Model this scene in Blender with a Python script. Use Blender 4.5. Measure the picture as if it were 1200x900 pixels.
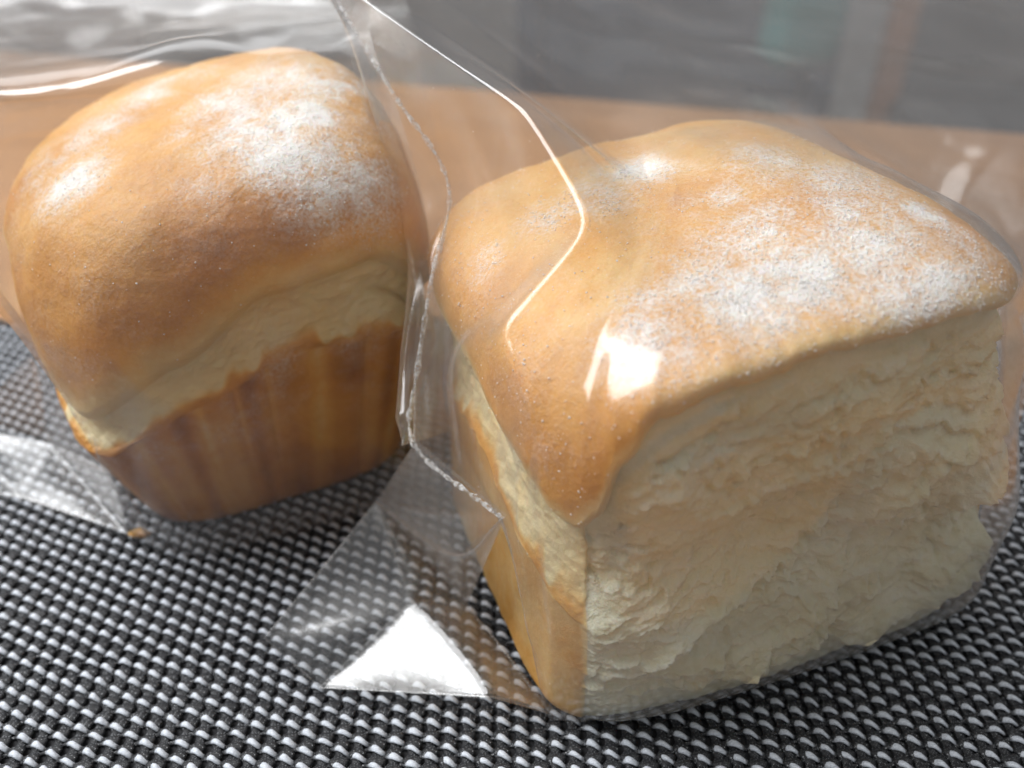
import bpy, bmesh, math, random
import numpy as np
from mathutils import Vector
from mathutils.bvhtree import BVHTree

for o in list(bpy.data.objects):
    bpy.data.objects.remove(o, do_unlink=True)
SC = bpy.context.scene
COL = SC.collection
U = 0.01                                   # everything below is written in centimetres

# ---------------------------------------------------------------- camera, light, exposure
cam_d = bpy.data.cameras.new('camera'); cam = bpy.data.objects.new('camera', cam_d); COL.objects.link(cam)
cam.location = (0, 0, 13.8 * U); cam.rotation_euler = (math.radians(90 - 35), 0, 0)
cam_d.sensor_width = 36; cam_d.lens = 18 / math.tan(math.radians(30))
cam_d.clip_start = 0.005; cam_d.clip_end = 50
cam_d.dof.use_dof = True; cam_d.dof.focus_distance = 0.143; cam_d.dof.aperture_fstop = 11.5
SC.camera = cam
SC.render.resolution_x = 1024; SC.render.resolution_y = 768
SC.cycles.use_denoising = True
SC.cycles.max_bounces = 12; SC.cycles.transparent_max_bounces = 24; SC.cycles.diffuse_bounces = 4
SC.cycles.glossy_bounces = 4; SC.cycles.caustics_reflective = False; SC.cycles.caustics_refractive = False
SC.cycles.sample_clamp_indirect = 4
SC.view_settings.view_transform = 'Standard'; SC.view_settings.look = 'None'
SC.view_settings.exposure = 0.12; SC.view_settings.gamma = 1.0

world = bpy.data.worlds.new('World'); SC.world = world; world.use_nodes = True
bg = world.node_tree.nodes['Background']
# light of the room: pale ceiling above, darker furniture and floor below
wt = world.node_tree
wg = wt.nodes.new('ShaderNodeTexCoord'); wx = wt.nodes.new('ShaderNodeSeparateXYZ'); wm = wt.nodes.new('ShaderNodeMapRange'); wc = wt.nodes.new('ShaderNodeValToRGB')
wm.inputs['From Min'].default_value = -0.5; wm.inputs['From Max'].default_value = 0.9
wt.links.new(wg.outputs['Generated'], wx.inputs[0]); wt.links.new(wx.outputs['Z'], wm.inputs['Value']); wt.links.new(wm.outputs[0], wc.inputs[0]); wt.links.new(wc.outputs[0], bg.inputs[0])
wc.color_ramp.elements[0].color = (0.27, 0.285, 0.31, 1); wc.color_ramp.elements[1].color = (0.97, 1.0, 1.04, 1)
bg.inputs[1].default_value = 0.27

def window_light(name, direction, dist, w, h, power, color):
    d = bpy.data.lights.new(name, 'AREA'); d.shape = 'RECTANGLE'; d.size = w; d.size_y = h
    d.energy = power; d.color = color
    o = bpy.data.objects.new(name, d); COL.objects.link(o)
    v = Vector(direction).normalized(); target = Vector((0.0, 0.14, 0.04))
    o.location = target + v * dist
    o.rotation_euler = v.to_track_quat('Z', 'Y').to_euler()
window_light('window_light', (-0.60, 0.20, 0.77), 0.9, 0.74, 0.74, 12.5, (0.975, 0.985, 1.0))
window_light('rear_backlight', (-0.32, 0.85, 0.42), 1.2, 0.60, 0.35, 0.9, (0.97, 0.985, 1.0))  # added backlight for bright rims and streaks on the film
window_light('overhead_fill', (0.15, -0.06, 1.0), 1.6, 2.0, 2.0, 6.0, (1.0, 0.975, 0.94))  # added overhead fill for the torn ledges and dome, no known lamp

# ---------------------------------------------------------------- helpers
def link(name, me, mat=None, parent=None):
    o = bpy.data.objects.new(name, me); COL.objects.link(o)
    if mat: me.materials.append(mat)
    if parent: o.parent = parent
    return o

def thing(name, label, cat, loc=(0, 0, 0), rot=0.0, group=None):
    o = bpy.data.objects.new(name, None); COL.objects.link(o)
    o.empty_display_size = 0.01
    o.location = [c * U for c in loc]; o.rotation_euler = (0, 0, rot)
    o['label'] = label; o['category'] = cat
    if group: o['group'] = group
    return o

def mesh_from(verts_cm, faces, smooth=True, name='mesh'):
    me = bpy.data.meshes.new(name)
    v = np.asarray(verts_cm, np.float32) * U; f = np.asarray(faces, np.int32)
    me.vertices.add(len(v)); me.vertices.foreach_set('co', v.ravel())
    k = f.shape[1]
    me.loops.add(f.size); me.loops.foreach_set('vertex_index', f.ravel())
    me.polygons.add(len(f)); me.polygons.foreach_set('loop_start', np.arange(0, f.size, k, dtype=np.int32))
    me.polygons.foreach_set('loop_total', np.full(len(f), k, np.int32))
    me.update(calc_edges=True); me.validate()
    if smooth: me.polygons.foreach_set('use_smooth', np.ones(len(me.polygons), bool))
    return me

def attr(me, name, vals):
    a = me.attributes.new(name, 'FLOAT', 'POINT'); a.data.foreach_set('value', np.asarray(vals, np.float32))

def bm_mesh(bm, smooth=False):
    me = bpy.data.meshes.new('mesh'); bm.to_mesh(me); bm.free()
    if smooth: me.polygons.foreach_set('use_smooth', np.ones(len(me.polygons), bool))
    return me

def box_bm(bm, lo, hi, bevel=0.0):
    lo = [c * U for c in lo]; hi = [c * U for c in hi]
    r = bmesh.ops.create_cube(bm, size=1.0)
    for v in r['verts']:
        v.co = Vector([lo[i] + (v.co[i] + 0.5) * (hi[i] - lo[i]) for i in range(3)])
    if bevel:
        es = list({e for v in r['verts'] for e in v.link_edges})
        bmesh.ops.bevel(bm, geom=es, offset=bevel * U, segments=3, profile=0.5, affect='EDGES')

# ---------------------------------------------------------------- materials
class N:
    """tiny node helper"""
    def __init__(self, name):
        self.m = bpy.data.materials.new(name); self.m.use_nodes = True
        self.t = self.m.node_tree; self.t.nodes.clear()
        self.out = self.t.nodes.new('ShaderNodeOutputMaterial')
    def n(self, typ, **kw):
        nd = self.t.nodes.new('ShaderNode' + typ)
        for k, v in kw.items():
            if k in nd.inputs.keys():
                s = nd.inputs[k]
                if isinstance(v, bpy.types.NodeSocket): self.t.links.new(v, s)
                else: s.default_value = v
            else: setattr(nd, k, v)
        return nd
    def put(self, sock, v):
        if isinstance(v, bpy.types.NodeSocket): self.t.links.new(v, sock)
        else: sock.default_value = v
    def math(self, op, a, b=0.0, clamp=False):
        nd = self.n('Math', operation=op); nd.use_clamp = clamp
        self.put(nd.inputs[0], a); self.put(nd.inputs[1], b); return nd.outputs[0]
    def mix(self, f, a, b, blend='MIX'):
        nd = self.n('Mix', data_type='RGBA', blend_type=blend)
        self.put(nd.inputs[0], f); self.put(nd.inputs[6], a); self.put(nd.inputs[7], b); return nd.outputs[2]
    def ramp(self, f, stops):
        nd = self.n('ValToRGB'); self.put(nd.inputs[0], f); e = nd.color_ramp.elements
        while len(e) < len(stops): e.new(0.5)
        for k, (p, c) in enumerate(stops):
            e[k].position = p; e[k].color = c if len(c) == 4 else (*c, 1)
        return nd.outputs[0]
    def att(self, name): return self.n('Attribute', attribute_name=name).outputs['Fac']
    def noise(self, scale, detail=4, rough=0.55, vec=None, dist=0.0):
        nd = self.n('TexNoise', Scale=scale, Detail=detail, Roughness=rough, Distortion=dist)
        self.put(nd.inputs['Vector'], vec if vec is not None else self.obj()); return nd.outputs['Fac']
    def obj(self):
        if not hasattr(self, '_o'): self._o = self.n('TexCoord').outputs['Object']
        return self._o
    def scaled(self, v, s):
        nd = self.n('Mapping'); self.put(nd.inputs['Vector'], v); nd.inputs['Scale'].default_value = s; return nd.outputs[0]
    def bump(self, h, strength, dist):
        nd = self.n('Bump', Strength=strength, Distance=dist); self.put(nd.inputs['Height'], h); return nd.outputs[0]
    def done(self, shader): self.t.links.new(shader, self.out.inputs['Surface']); return self.m

def crust_material():
    k = N('baked_crust')
    br = k.att('brown'); fl = k.att('flour')
    n1 = k.noise(90, 5); n2 = k.noise(600, 4, 0.65); n3 = k.noise(1500, 3, 0.7)
    b = k.math('ADD', br, k.math('MULTIPLY', k.math('SUBTRACT', n1, 0.5), 0.35))
    b = k.math('ADD', b, k.math('MULTIPLY', k.math('SUBTRACT', n2, 0.5), 0.22), clamp=True)
    col = k.ramp(b, [(0.0, (0.82, 0.70, 0.42)), (0.25, (0.80, 0.58, 0.27)), (0.48, (0.72, 0.365, 0.090)), (0.72, (0.54, 0.215, 0.040)), (1.0, (0.27, 0.085, 0.02))])
    sp = k.math('MULTIPLY', k.math('SUBTRACT', n2, 0.5), 2.4)
    sp = k.math('ADD', sp, k.math('MULTIPLY', k.math('SUBTRACT', n3, 0.5), 6.0))
    f = k.math('ADD', k.math('MULTIPLY', fl, 1.0), k.math('MULTIPLY', sp, k.math('MULTIPLY', k.math('SUBTRACT', 1.25, fl), fl)))
    f = k.math('MULTIPLY', f, 1.0, clamp=True)
    f = k.math('MULTIPLY', f, 0.95)
    col = k.mix(f, col, (0.90, 0.88, 0.85, 1))
    h = k.math('ADD', k.math('MULTIPLY', n2, 0.5), k.math('MULTIPLY', n3, k.math('ADD', 0.15, k.math('MULTIPLY', f, 0.35))))
    p = k.n('BsdfPrincipled', Roughness=0.55)
    k.put(p.inputs['Base Color'], col)
    k.put(p.inputs['Roughness'], k.math('ADD', 0.5, k.math('MULTIPLY', f, 0.4)))
    p.inputs['Specular IOR Level'].default_value = 0.35
    p.inputs['Subsurface Weight'].default_value = 0.25
    p.inputs['Subsurface Radius'].default_value = (1.0, 0.5, 0.2); p.inputs['Subsurface Scale'].default_value = 0.003
    k.put(p.inputs['Normal'], k.bump(h, 0.8, 0.0007))
    return k.done(p.outputs[0])

def crumb_material():
    k = N('bread_crumb')
    o = k.obj()
    fib = k.noise(260, 4, 0.6, k.scaled(o, (0.45, 1, 1.2)), 0.6); n2 = k.noise(1100, 3, 0.6); n1 = k.noise(45, 3)
    tan = k.att('brown')
    c = k.math('ADD', k.math('MULTIPLY', fib, 0.6), k.math('MULTIPLY', n1, 0.4))
    col = k.ramp(c, [(0.3, (0.75, 0.67, 0.42)), (0.5, (0.83, 0.79, 0.57)), (0.7, (0.88, 0.86, 0.70))])
    t = k.math('ADD', tan, k.math('MULTIPLY', k.math('SUBTRACT', n1, 0.5), k.math('MULTIPLY', tan, 1.2)), clamp=True)
    col = k.mix(t, col, (0.55, 0.27, 0.08, 1))
    h = k.math('ADD', k.math('MULTIPLY', fib, 1.0), k.math('MULTIPLY', n2, 0.45))
    p = k.n('BsdfPrincipled', Roughness=0.85)
    k.put(p.inputs['Base Color'], col)
    p.inputs['Specular IOR Level'].default_value = 0.2
    p.inputs['Subsurface Weight'].default_value = 0.35
    p.inputs['Subsurface Radius'].default_value = (1.0, 0.65, 0.35); p.inputs['Subsurface Scale'].default_value = 0.006
    k.put(p.inputs['Normal'], k.bump(h, 0.75, 0.0012))
    return k.done(p.outputs[0])

def flour_material():
    k = N('flour')
    p = k.n('BsdfPrincipled', Roughness=0.95); p.inputs['Base Color'].default_value = (0.92, 0.905, 0.88, 1)
    p.inputs['Specular IOR Level'].default_value = 0.1
    return k.done(p.outputs[0])

def film_material(name, haze0, haze1):
    k = N(name)
    o = k.obj()
    nrm = k.bump(k.math('ADD', k.noise(28, 2), k.math('MULTIPLY', k.noise(140, 2), 0.12)), 0.3, 0.0022)
    cosv = k.math('SUBTRACT', 1.0, k.n('LayerWeight', Blend=0.5).outputs['Facing'])
    sch = k.math('POWER', k.math('SUBTRACT', 1.0, cosv, clamp=True), 3.0)
    F = k.math('ADD', 0.075, k.math('MULTIPLY', sch, 0.65), clamp=True)
    tr = k.n('BsdfTransparent'); tr.inputs[0].default_value = (0.985, 0.985, 0.98, 1)
    gl = k.n('BsdfGlossy', Roughness=0.19); gl.inputs['Color'].default_value = (1, 1, 1, 1); k.put(gl.inputs['Normal'], nrm)
    hz = k.n('BsdfTranslucent'); hz.inputs[0].default_value = (0.75, 0.75, 0.75, 1)
    df = k.n('BsdfDiffuse'); df.inputs[0].default_value = (0.75, 0.75, 0.75, 1)
    m0 = k.n('MixShader'); m0.inputs[0].default_value = 0.5
    k.t.links.new(hz.outputs[0], m0.inputs[1]); k.t.links.new(df.outputs[0], m0.inputs[2])
    m1 = k.n('MixShader'); m2 = k.n('MixShader')
    k.put(m1.inputs[0], k.math('ADD', haze0, k.math('MULTIPLY', sch, haze1)))
    k.t.links.new(tr.outputs[0], m1.inputs[1]); k.t.links.new(m0.outputs[0], m1.inputs[2])
    k.put(m2.inputs[0], F); k.t.links.new(m1.outputs[0], m2.inputs[1]); k.t.links.new(gl.outputs[0], m2.inputs[2])
    return k.done(m2.outputs[0])

def seam_material():
    k = N('crimped_film_edge')
    n = k.noise(900, 3, 0.7)
    tr = k.n('BsdfTransparent'); p = k.n('BsdfPrincipled', Roughness=0.25)
    p.inputs['Base Color'].default_value = (0.8, 0.8, 0.8, 1)
    m = k.n('MixShader'); k.put(m.inputs[0], k.math('ADD', 0.15, k.math('MULTIPLY', k.math('SUBTRACT', n, 0.42, clamp=True), 4.0), clamp=True))
    k.t.links.new(tr.outputs[0], m.inputs[1]); k.t.links.new(p.outputs[0], m.inputs[2])
    return k.done(m.outputs[0])

def thread_material(name, dark, light, spark, fibre_scale, paint_dips=False):
    k = N(name)
    o = k.obj()
    f = k.noise(1500, 3, 0.7, k.scaled(o, fibre_scale)); s = k.noise(4200, 2, 0.6)
    c = k.mix(k.math('MULTIPLY', k.math('SUBTRACT', f, 0.3), 2.5, clamp=True), dark, light)
    if paint_dips: c = k.mix(k.math('POWER', k.att('dye'), 0.8), (0.02, 0.021, 0.024, 1), c)     # dips painted near black like shade, crests left silver
    sp = k.math('MULTIPLY', k.math('SUBTRACT', s, 0.6), 9.0, clamp=True)
    c = k.mix(k.math('MULTIPLY', sp, 0.6), c, spark)
    p = k.n('BsdfPrincipled', Roughness=0.62); k.put(p.inputs['Base Color'], c)
    k.put(p.inputs['Normal'], k.bump(f, 0.5, 0.0002))
    return k.done(p.outputs[0])

def wood_material():
    k = N('orange_wood')
    o = k.obj()
    g = k.noise(14, 6, 0.6, k.scaled(o, (0.5, 6, 6)), 1.2); f = k.noise(160, 3, 0.6, k.scaled(o, (0.3, 8, 8)))
    c = k.ramp(k.math('ADD', k.math('MULTIPLY', g, 0.7), k.math('MULTIPLY', f, 0.3)), [(0.3, (0.34, 0.165, 0.065)), (0.7, (0.50, 0.26, 0.11))])
    p = k.n('BsdfPrincipled', Roughness=0.4); k.put(p.inputs['Base Color'], c)
    k.put(p.inputs['Normal'], k.bump(f, 0.15, 0.0003))
    return k.done(p.outputs[0])

def plain(name, c, rough=0.6, scale=30, var=0.15):
    k = N(name); n = k.noise(scale, 4)
    col = k.mix(n, tuple(x * (1 - var) for x in c) + (1,), tuple(min(1, x * (1 + var)) for x in c) + (1,))
    p = k.n('BsdfPrincipled', Roughness=rough); k.put(p.inputs['Base Color'], col)
    k.put(p.inputs['Normal'], k.bump(n, 0.1, 0.001))
    return k.done(p.outputs[0])

M_CRUST = crust_material(); M_CRUMB = crumb_material(); M_FLOUR = flour_material(); M_FILM = film_material('clear_film', 0.045, 0.34); M_FILM_FAR = film_material('cloudy_film', 0.06, 0.32); M_SEAM = seam_material()
M_WEFT = thread_material('silver_thread', (0.42, 0.45, 0.50, 1), (0.80, 0.85, 0.92, 1), (0.95, 0.97, 1, 1), (0.35, 3, 3), True)
M_WARP = thread_material('black_thread', (0.006, 0.006, 0.008, 1), (0.022, 0.023, 0.026, 1), (0.8, 0.83, 0.86, 1), (3, 0.35, 3))
M_WOOD = wood_material()

# ---------------------------------------------------------------- shapes shared by the loaves (pure numbers)
def _hash(ix, iy, iz, seed):
    h = (ix.astype(np.int64) * 374761393 + iy.astype(np.int64) * 668265263 + iz.astype(np.int64) * 2147483647 + seed * 1274126177) & 0xFFFFFFFF
    h = ((h ^ (h >> 13)) * 1274126177) & 0xFFFFFFFF
    h = ((h ^ (h >> 15)) * 2246822519) & 0xFFFFFFFF
    return ((h ^ (h >> 16)) & 0xFFFFFF) / float(0xFFFFFF) * 2.0 - 1.0

def vnoise(p, seed=0):
    """smooth value noise in [-1, 1] at points p (N, 3)"""
    f = np.floor(p); t = p - f; t = t * t * t * (t * (t * 6 - 15) + 10)
    i = f.astype(np.int64); out = 0
    for dx in (0, 1):
        wx = t[:, 0] if dx else 1 - t[:, 0]
        for dy in (0, 1):
            wy = t[:, 1] if dy else 1 - t[:, 1]
            for dz in (0, 1):
                wz = t[:, 2] if dz else 1 - t[:, 2]
                out = out + wx * wy * wz * _hash(i[:, 0] + dx, i[:, 1] + dy, i[:, 2] + dz, seed)
    return out

def fbm(p, seed=0, octaves=4, gain=0.5):
    a, s, out = 1.0, 0.0, 0
    for k in range(octaves):
        out = out + a * vnoise(p * (2.03 ** k), seed + 17 * k); s += a; a *= gain
    return out / s

def ridged(p, seed=0, octaves=4):
    a, s, out = 1.0, 0.0, 0
    for k in range(octaves):
        out = out + a * (1 - np.abs(vnoise(p * (2.03 ** k), seed + 17 * k)) * 2); s += a; a *= 0.5
    return out / s

def sstep(a, b, x):
    t = np.clip((x - a) / (b - a), 0, 1)
    return t * t * (3 - 2 * t)

def curve(table, phi):
    """periodic smooth interpolation of (degree, value) pairs"""
    t = sorted(table); xs = np.array([q[0] for q in t], float); ys = np.array([q[1] for q in t], float)
    xs = np.concatenate([xs[-3:] - 360, xs, xs[:3] + 360]); ys = np.concatenate([ys[-3:], ys, ys[:3]])
    d = np.degrees(phi) % 360
    k = np.clip(np.searchsorted(xs, d) - 1, 0, len(xs) - 2)
    u = (d - xs[k]) / (xs[k + 1] - xs[k]); u = u * u * (3 - 2 * u) * 0.6 + u * 0.4
    return ys[k] * (1 - u) + ys[k + 1] * u

def edges(L, phi):
    o = np.stack([np.cos(phi) * 4, np.sin(phi) * 4, 0 * phi + L['z_top']], -1)
    j = L['jitter'] * (vnoise(o, 201) + 0.6 * vnoise(o * 2.6, 202) + 0.4 * vnoise(o * 6.0, 203))
    return curve(L['z_rim'], phi) + j * 0.5, curve(L['z_edge'], phi) + j

def rim(phi, a, b, n):
    return (np.abs(np.cos(phi) / a) ** n + np.abs(np.sin(phi) / b) ** n) ** (-1.0 / n)

def loaf_body(L, nphi, rows):
    """rows of a loaf from its underside to the top of its dome; returns points (R, nphi, 3), row kinds"""
    phi = np.linspace(0, 2 * np.pi, nphi, endpoint=False)
    zr, ze = edges(L, phi)
    r_base = rim(phi, *L['base'], L['n_base']); r_rim = rim(phi, *L['rim'], L['n_rim'])
    r_dome = rim(phi, *L['dome'], L['n_dome'])
    ox, oy = L.get('shift', (0, 0)); ztop = L['z_top']
    P, kind = [], []
    def put(r, z, k):
        w = np.clip(z / ztop, 0, 1) ** 2.2
        P.append(np.stack([r * np.cos(phi) + ox * w, r * np.sin(phi) + oy * w, z + 0 * phi], -1)); kind.append(k)
    nb, nw, nl, nd = rows
    rb = L['round_base']
    for k in range(nb):                                   # underside
        put(r_base * 0.93 * (k / nb) ** 0.8, np.zeros_like(phi), 0)
    for k in range(nw):                                   # tapering wall with a rounded foot
        u = k / nw
        z = zr * u
        foot = rb * (1 - np.sqrt(np.clip(1 - (1 - np.clip(z / rb, 0, 1)) ** 2, 0, 1)))
        put(r_base + (r_rim - r_base) * u ** 0.9 - foot * 0.8, z, 1)
    bandw = L['band_in']
    for k in range(nl):                                   # pale band where the dome broke free
        u = k / nl
        z = zr + (ze - zr) * u
        put(r_rim + (r_dome * np.cos(L['psi0']) ** L['p_dome'] - r_rim) * u - bandw * np.sin(np.pi * u) - L['edge_in'] * u, z, 2)
    for k in range(nd + 1):                               # dome, beginning below its own bulge
        u = k / nd
        psi = -L['psi0'] + (np.pi / 2 + L['psi0']) * u
        zb = ze + L['lip']
        c, s = np.cos(psi), np.sin(psi)
        c0 = np.cos(L['psi0']) ** L['p_dome']
        r = r_dome * np.clip(c, 0, 1) ** L['p_dome']
        if psi < 0:
            z = zb + (L['lip'] / np.sin(L['psi0'])) * s
        else:
            z = zb + (ztop - zb) * s ** L['q_dome']
        r = r - L['edge_in'] * np.clip(-psi / L['psi0'], 0, 1) ** 2
        z = z + L['tilt'] * r * np.cos(phi) * np.clip(s, 0, 1)
        bx, by, bh, bw = L['swell']                       # one side of the dome rose higher in the oven
        z = z + bh * np.exp(-((r * np.cos(phi) - bx) ** 2 + (r * np.sin(phi) - by) ** 2) / bw ** 2) * np.clip(s, 0, 1) ** 0.7
        put(r, z, 3)
    return phi, np.array(P), np.array(kind)

def normals_of(P):
    d1 = np.roll(P, -1, 1) - np.roll(P, 1, 1)
    d0 = np.gradient(P, axis=0)
    n = np.cross(d1, d0); l = np.linalg.norm(n, axis=-1, keepdims=True)
    n = n / np.where(l < 1e-9, 1, l)
    n[0] = (0, 0, -1); n[-1] = (0, 0, 1)
    return n

def world_of(P, L):
    c, s = np.cos(L['rot']), np.sin(L['rot'])
    return np.stack([c * P[..., 0] - s * P[..., 1] + L['at'][0], s * P[..., 0] + c * P[..., 1] + L['at'][1], P[..., 2]], -1)

NEAR = dict(jitter=0.09, at=(3.7, 13.95), rot=np.radians(19.5), base=(4.5, 3.8), n_base=7, rim=(4.35, 4.25), n_rim=5,
            dome=(4.22, 4.3), n_dome=4.8, z_top=7.82, round_base=0.35, band_in=0.12, edge_in=0.03, lip=0.22, psi0=0.35, fade=0.6,
            p_dome=0.56, q_dome=0.82, shift=(-0.92, 0.30), tilt=0.13, swell=(1.7, -0.3, 0.34, 3.2),
            z_rim=[(0, 4.2), (41, 3.2), (90, 4.2), (139, 3.1), (180, 3.9), (205, 3.2), (221, 2.7), (235, 3.3), (270, 3.6), (300, 3.8), (319, 3.4), (340, 3.8)],
            z_edge=[(0, 6.3), (41, 6.0), (90, 6.1), (139, 5.2), (180, 5.3), (205, 4.9), (211, 4.75), (217, 4.5), (222, 4.6), (226, 5.0), (231, 6.0), (238, 6.85), (250, 7.15), (270, 7.3), (300, 7.35), (313, 7.2), (322, 6.9), (340, 6.6)])
FAR = dict(jitter=0.05, at=(-6.5, 18.15), rot=np.radians(26), base=(3.0, 3.5), n_base=4.5, rim=(4.0, 4.4), n_rim=4.5,
           dome=(4.1, 4.75), n_dome=3.4, z_top=8.1, round_base=0.4, band_in=0.1, edge_in=0.0, lip=0.35, psi0=0.4, fade=1.5,
           p_dome=0.48, q_dome=0.88, shift=(-0.02, -0.05), tilt=0.15, swell=(2.4, 0.4, 0.4, 2.4),
           z_rim=[(0, 4.4), (45, 3.1), (90, 4.4), (135, 3.1), (180, 4.2), (225, 2.8), (250, 3.8), (275, 4.5), (300, 4.4), (318, 3.3)],
           z_edge=[(0, 5.9), (45, 3.9), (90, 5.9), (135, 3.9), (180, 5.4), (225, 3.5), (248, 4.8), (270, 5.9), (295, 6.1), (318, 4.6)])

FRONT_PANEL = [[[-4.49, 19.5, 11.516], [-4.142, 19.0, 10.913], [0.0, 27.0, 10.637], [6.397, 30.0, 10.286], [11.898, 31.0, 10.168], [19.491, 31.0, 9.695]], [[-3.326, 18.0, 10.109], [-2.713, 17.2, 10.273], [0.811, 22.5, 9.187], [5.3, 24.5, 8.777], [10.343, 25.5, 8.572], [16.43, 25.5, 7.692]], [[-2.245, 16.8, 8.733], [-1.142, 15.3, 9.794], [1.376, 18.0, 8.337], [4.768, 19.4, 8.276], [8.688, 20.2, 7.669], [13.954, 21.0, 6.611]], [[-1.171, 15.4, 7.497], [0.22, 13.4, 9.476], [1.887, 14.4, 8.059], [4.206, 15.2, 8.291], [7.538, 16.3, 7.388], [12.184, 18.0, 5.544]], [[-1.466, 14.2, 6.118], [1.139, 11.5, 8.499], [2.473, 12.2, 7.641], [4.252, 12.3, 8.019], [6.998, 13.2, 7.291], [10.509, 15.8, 5.252]], [[-1.696, 13.3, 4.864], [-0.117, 10.4, 7.447], [1.617, 9.9, 7.009], [3.954, 10.3, 7.44], [6.781, 11.7, 6.881], [9.514, 14.0, 4.968]], [[-1.744, 12.3, 3.892], [0.342, 9.5, 6.731], [1.035, 9.2, 6.094], [4.028, 9.9, 5.825], [6.929, 11.4, 4.972], [9.767, 13.6, 3.68]], [[-0.128, 9.7, 4.548], [0.061, 9.35, 4.932], [0.752, 9.0, 4.686], [4.082, 10.1, 3.572], [6.904, 11.4, 2.886], [9.3, 12.7, 1.411]], [[0.6, 9.391, 0.05], [0.747, 9.324, 0.05], [1.574, 9.391, 0.05], [4.386, 10.243, 0.05], [7.265, 11.318, 0.05], [8.912, 12.198, 0.05]]]
REAR_PANEL = [[[-4.49, 19.5, 11.516], [-4.832, 20.5, 11.243], [-4.452, 29.0, 10.403], [7.214, 34.0, 10.073], [16.027, 34.0, 9.559], [19.491, 31.0, 9.695]], [[-3.326, 18.0, 10.109], [-3.457, 18.6, 9.955], [-2.709, 23.0, 8.889], [5.939, 28.5, 7.715], [13.261, 28.0, 7.581], [16.43, 25.5, 7.692]], [[-2.245, 16.8, 8.733], [-2.858, 17.4, 8.185], [-1.538, 20.0, 7.539], [5.505, 24.0, 6.516], [11.364, 24.0, 6.055], [13.954, 21.0, 6.611]], [[-1.171, 15.4, 7.497], [-2.163, 16.0, 6.497], [-0.782, 19.0, 5.509], [5.801, 22.0, 4.796], [10.964, 22.0, 4.678], [12.184, 18.0, 5.544]], [[-1.466, 14.2, 6.118], [-1.792, 14.8, 5.425], [0.0, 18.5, 3.792], [5.841, 20.8, 2.801], [11.003, 20.5, 3.207], [10.509, 15.8, 5.252]], [[-1.696, 13.3, 4.864], [-1.806, 13.7, 4.402], [0.398, 17.5, 2.76], [5.762, 19.5, 1.499], [10.657, 19.0, 2.317], [9.514, 14.0, 4.968]], [[-1.744, 12.3, 3.892], [-1.74, 12.4, 3.85], [0.791, 16.5, 1.522], [5.798, 18.6, -0.041], [10.361, 18.0, 1.196], [9.767, 13.6, 3.68]]]
FLAP = {"v1": [-2.617, 12.631, 2.2], "v2": [-0.128, 9.7, 4.548], "v3": [-0.95, 10.43, 3.0], "v4": [-4.522, 10.608, 0.7], "v5": [-3.467, 9.972, 0.12], "v6": [-0.331, 9.202, 0.9], "v7": [0.721, 9.439, 0.08], "v8": [-1.877, 11.208, 0.98], "v9": [-0.902, 11.501, 0.5], "v10": [-1.63, 11.5, 4.536], "v11": [-3.326, 12.344, 1.3], "v12": [-4.117, 10.483, 0.08]}
FAR_REAR = [[[-15.896, 25.0, 9.502], [-13.709, 28.0, 9.435], [-8.874, 29.0, 9.279], [-3.427, 28.0, 9.435]], [[-12.351, 19.0, 9.416], [-12.306, 24.0, 8.262], [-8.129, 25.5, 8.137], [-2.732, 25.0, 8.248]], [[-8.985, 13.7, 9.771], [-11.507, 21.5, 7.274], [-8.196, 24.5, 6.364], [-2.294, 24.0, 6.516]], [[-9.531, 14.0, 8.583], [-11.662, 20.0, 5.932], [-8.445, 24.0, 4.359], [-1.85, 23.0, 4.752]], [[-9.223, 13.3, 7.086], [-11.625, 19.0, 3.982], [-8.524, 23.5, 1.936], [-1.408, 22.0, 2.693]], [[-8.59, 13.1, 5.676], [-10.602, 18.0, 2.565], [-8.077, 22.5, 0.202], [-1.346, 20.0, 1.713]], [[-8.337, 13.3, 4.295], [-9.379, 16.5, 1.96], [-7.351, 21.0, -0.605], [-1.287, 18.5, 1.37]]]
FAR_PANEL = [[[-15.896, 25.0, 9.502], [-12.275, 26.0, 9.747], [-8.109, 26.5, 9.669], [-3.637, 26.0, 9.747]], [[-12.351, 19.0, 9.416], [-9.862, 20.0, 9.272], [-6.706, 21.2, 9.364], [-3.302, 22.2, 9.248]], [[-8.985, 13.7, 9.771], [-7.257, 14.2, 9.73], [-5.23, 15.6, 9.758], [-2.65, 17.4, 9.556]], [[-9.531, 14.0, 8.583], [-7.503, 14.1, 8.761], [-4.917, 14.8, 8.733], [-2.009, 15.9, 8.514]], [[-9.223, 13.3, 7.086], [-7.359, 13.3, 7.396], [-4.783, 14.0, 7.536], [-1.584, 15.3, 6.954]], [[-8.59, 13.1, 5.676], [-7.403, 12.9, 5.662], [-5.257, 13.2, 5.823], [-1.373, 15.3, 4.553]], [[-8.337, 13.3, 4.295], [-7.325, 13.0, 4.126], [-5.645, 12.9, 3.81], [-1.457, 15.4, 2.794]], [[-7.922, 13.221, 2.4], [-7.414, 13.083, 2.3], [-6.124, 12.969, 1.5], [-1.486, 14.536, 0.9]], [[-7.66, 13.518, 0.06], [-7.272, 13.442, 0.06], [-6.09, 13.442, 0.06], [-1.869, 15.336, 0.06]]]
FAR_FLAP = {"u1": [-11.409, 17.4, 3.009], "u2": [-11.283, 17.397, 2.4], "u3": [-13.563, 17.433, 0.3], "u4": [-12.196, 14.981, 0.12], "u5": [-11.037, 14.758, 0.4], "u6": [-8.338, 13.913, 0.1], "u7": [-7.622, 13.568, 0.06], "u8": [-7.921, 13.241, 3.3], "u9": [-7.993, 13.453, 2.2], "u10": [-10.28, 16.4, 2.08], "u11": [-10.991, 16.51, 0.5]}
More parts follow.
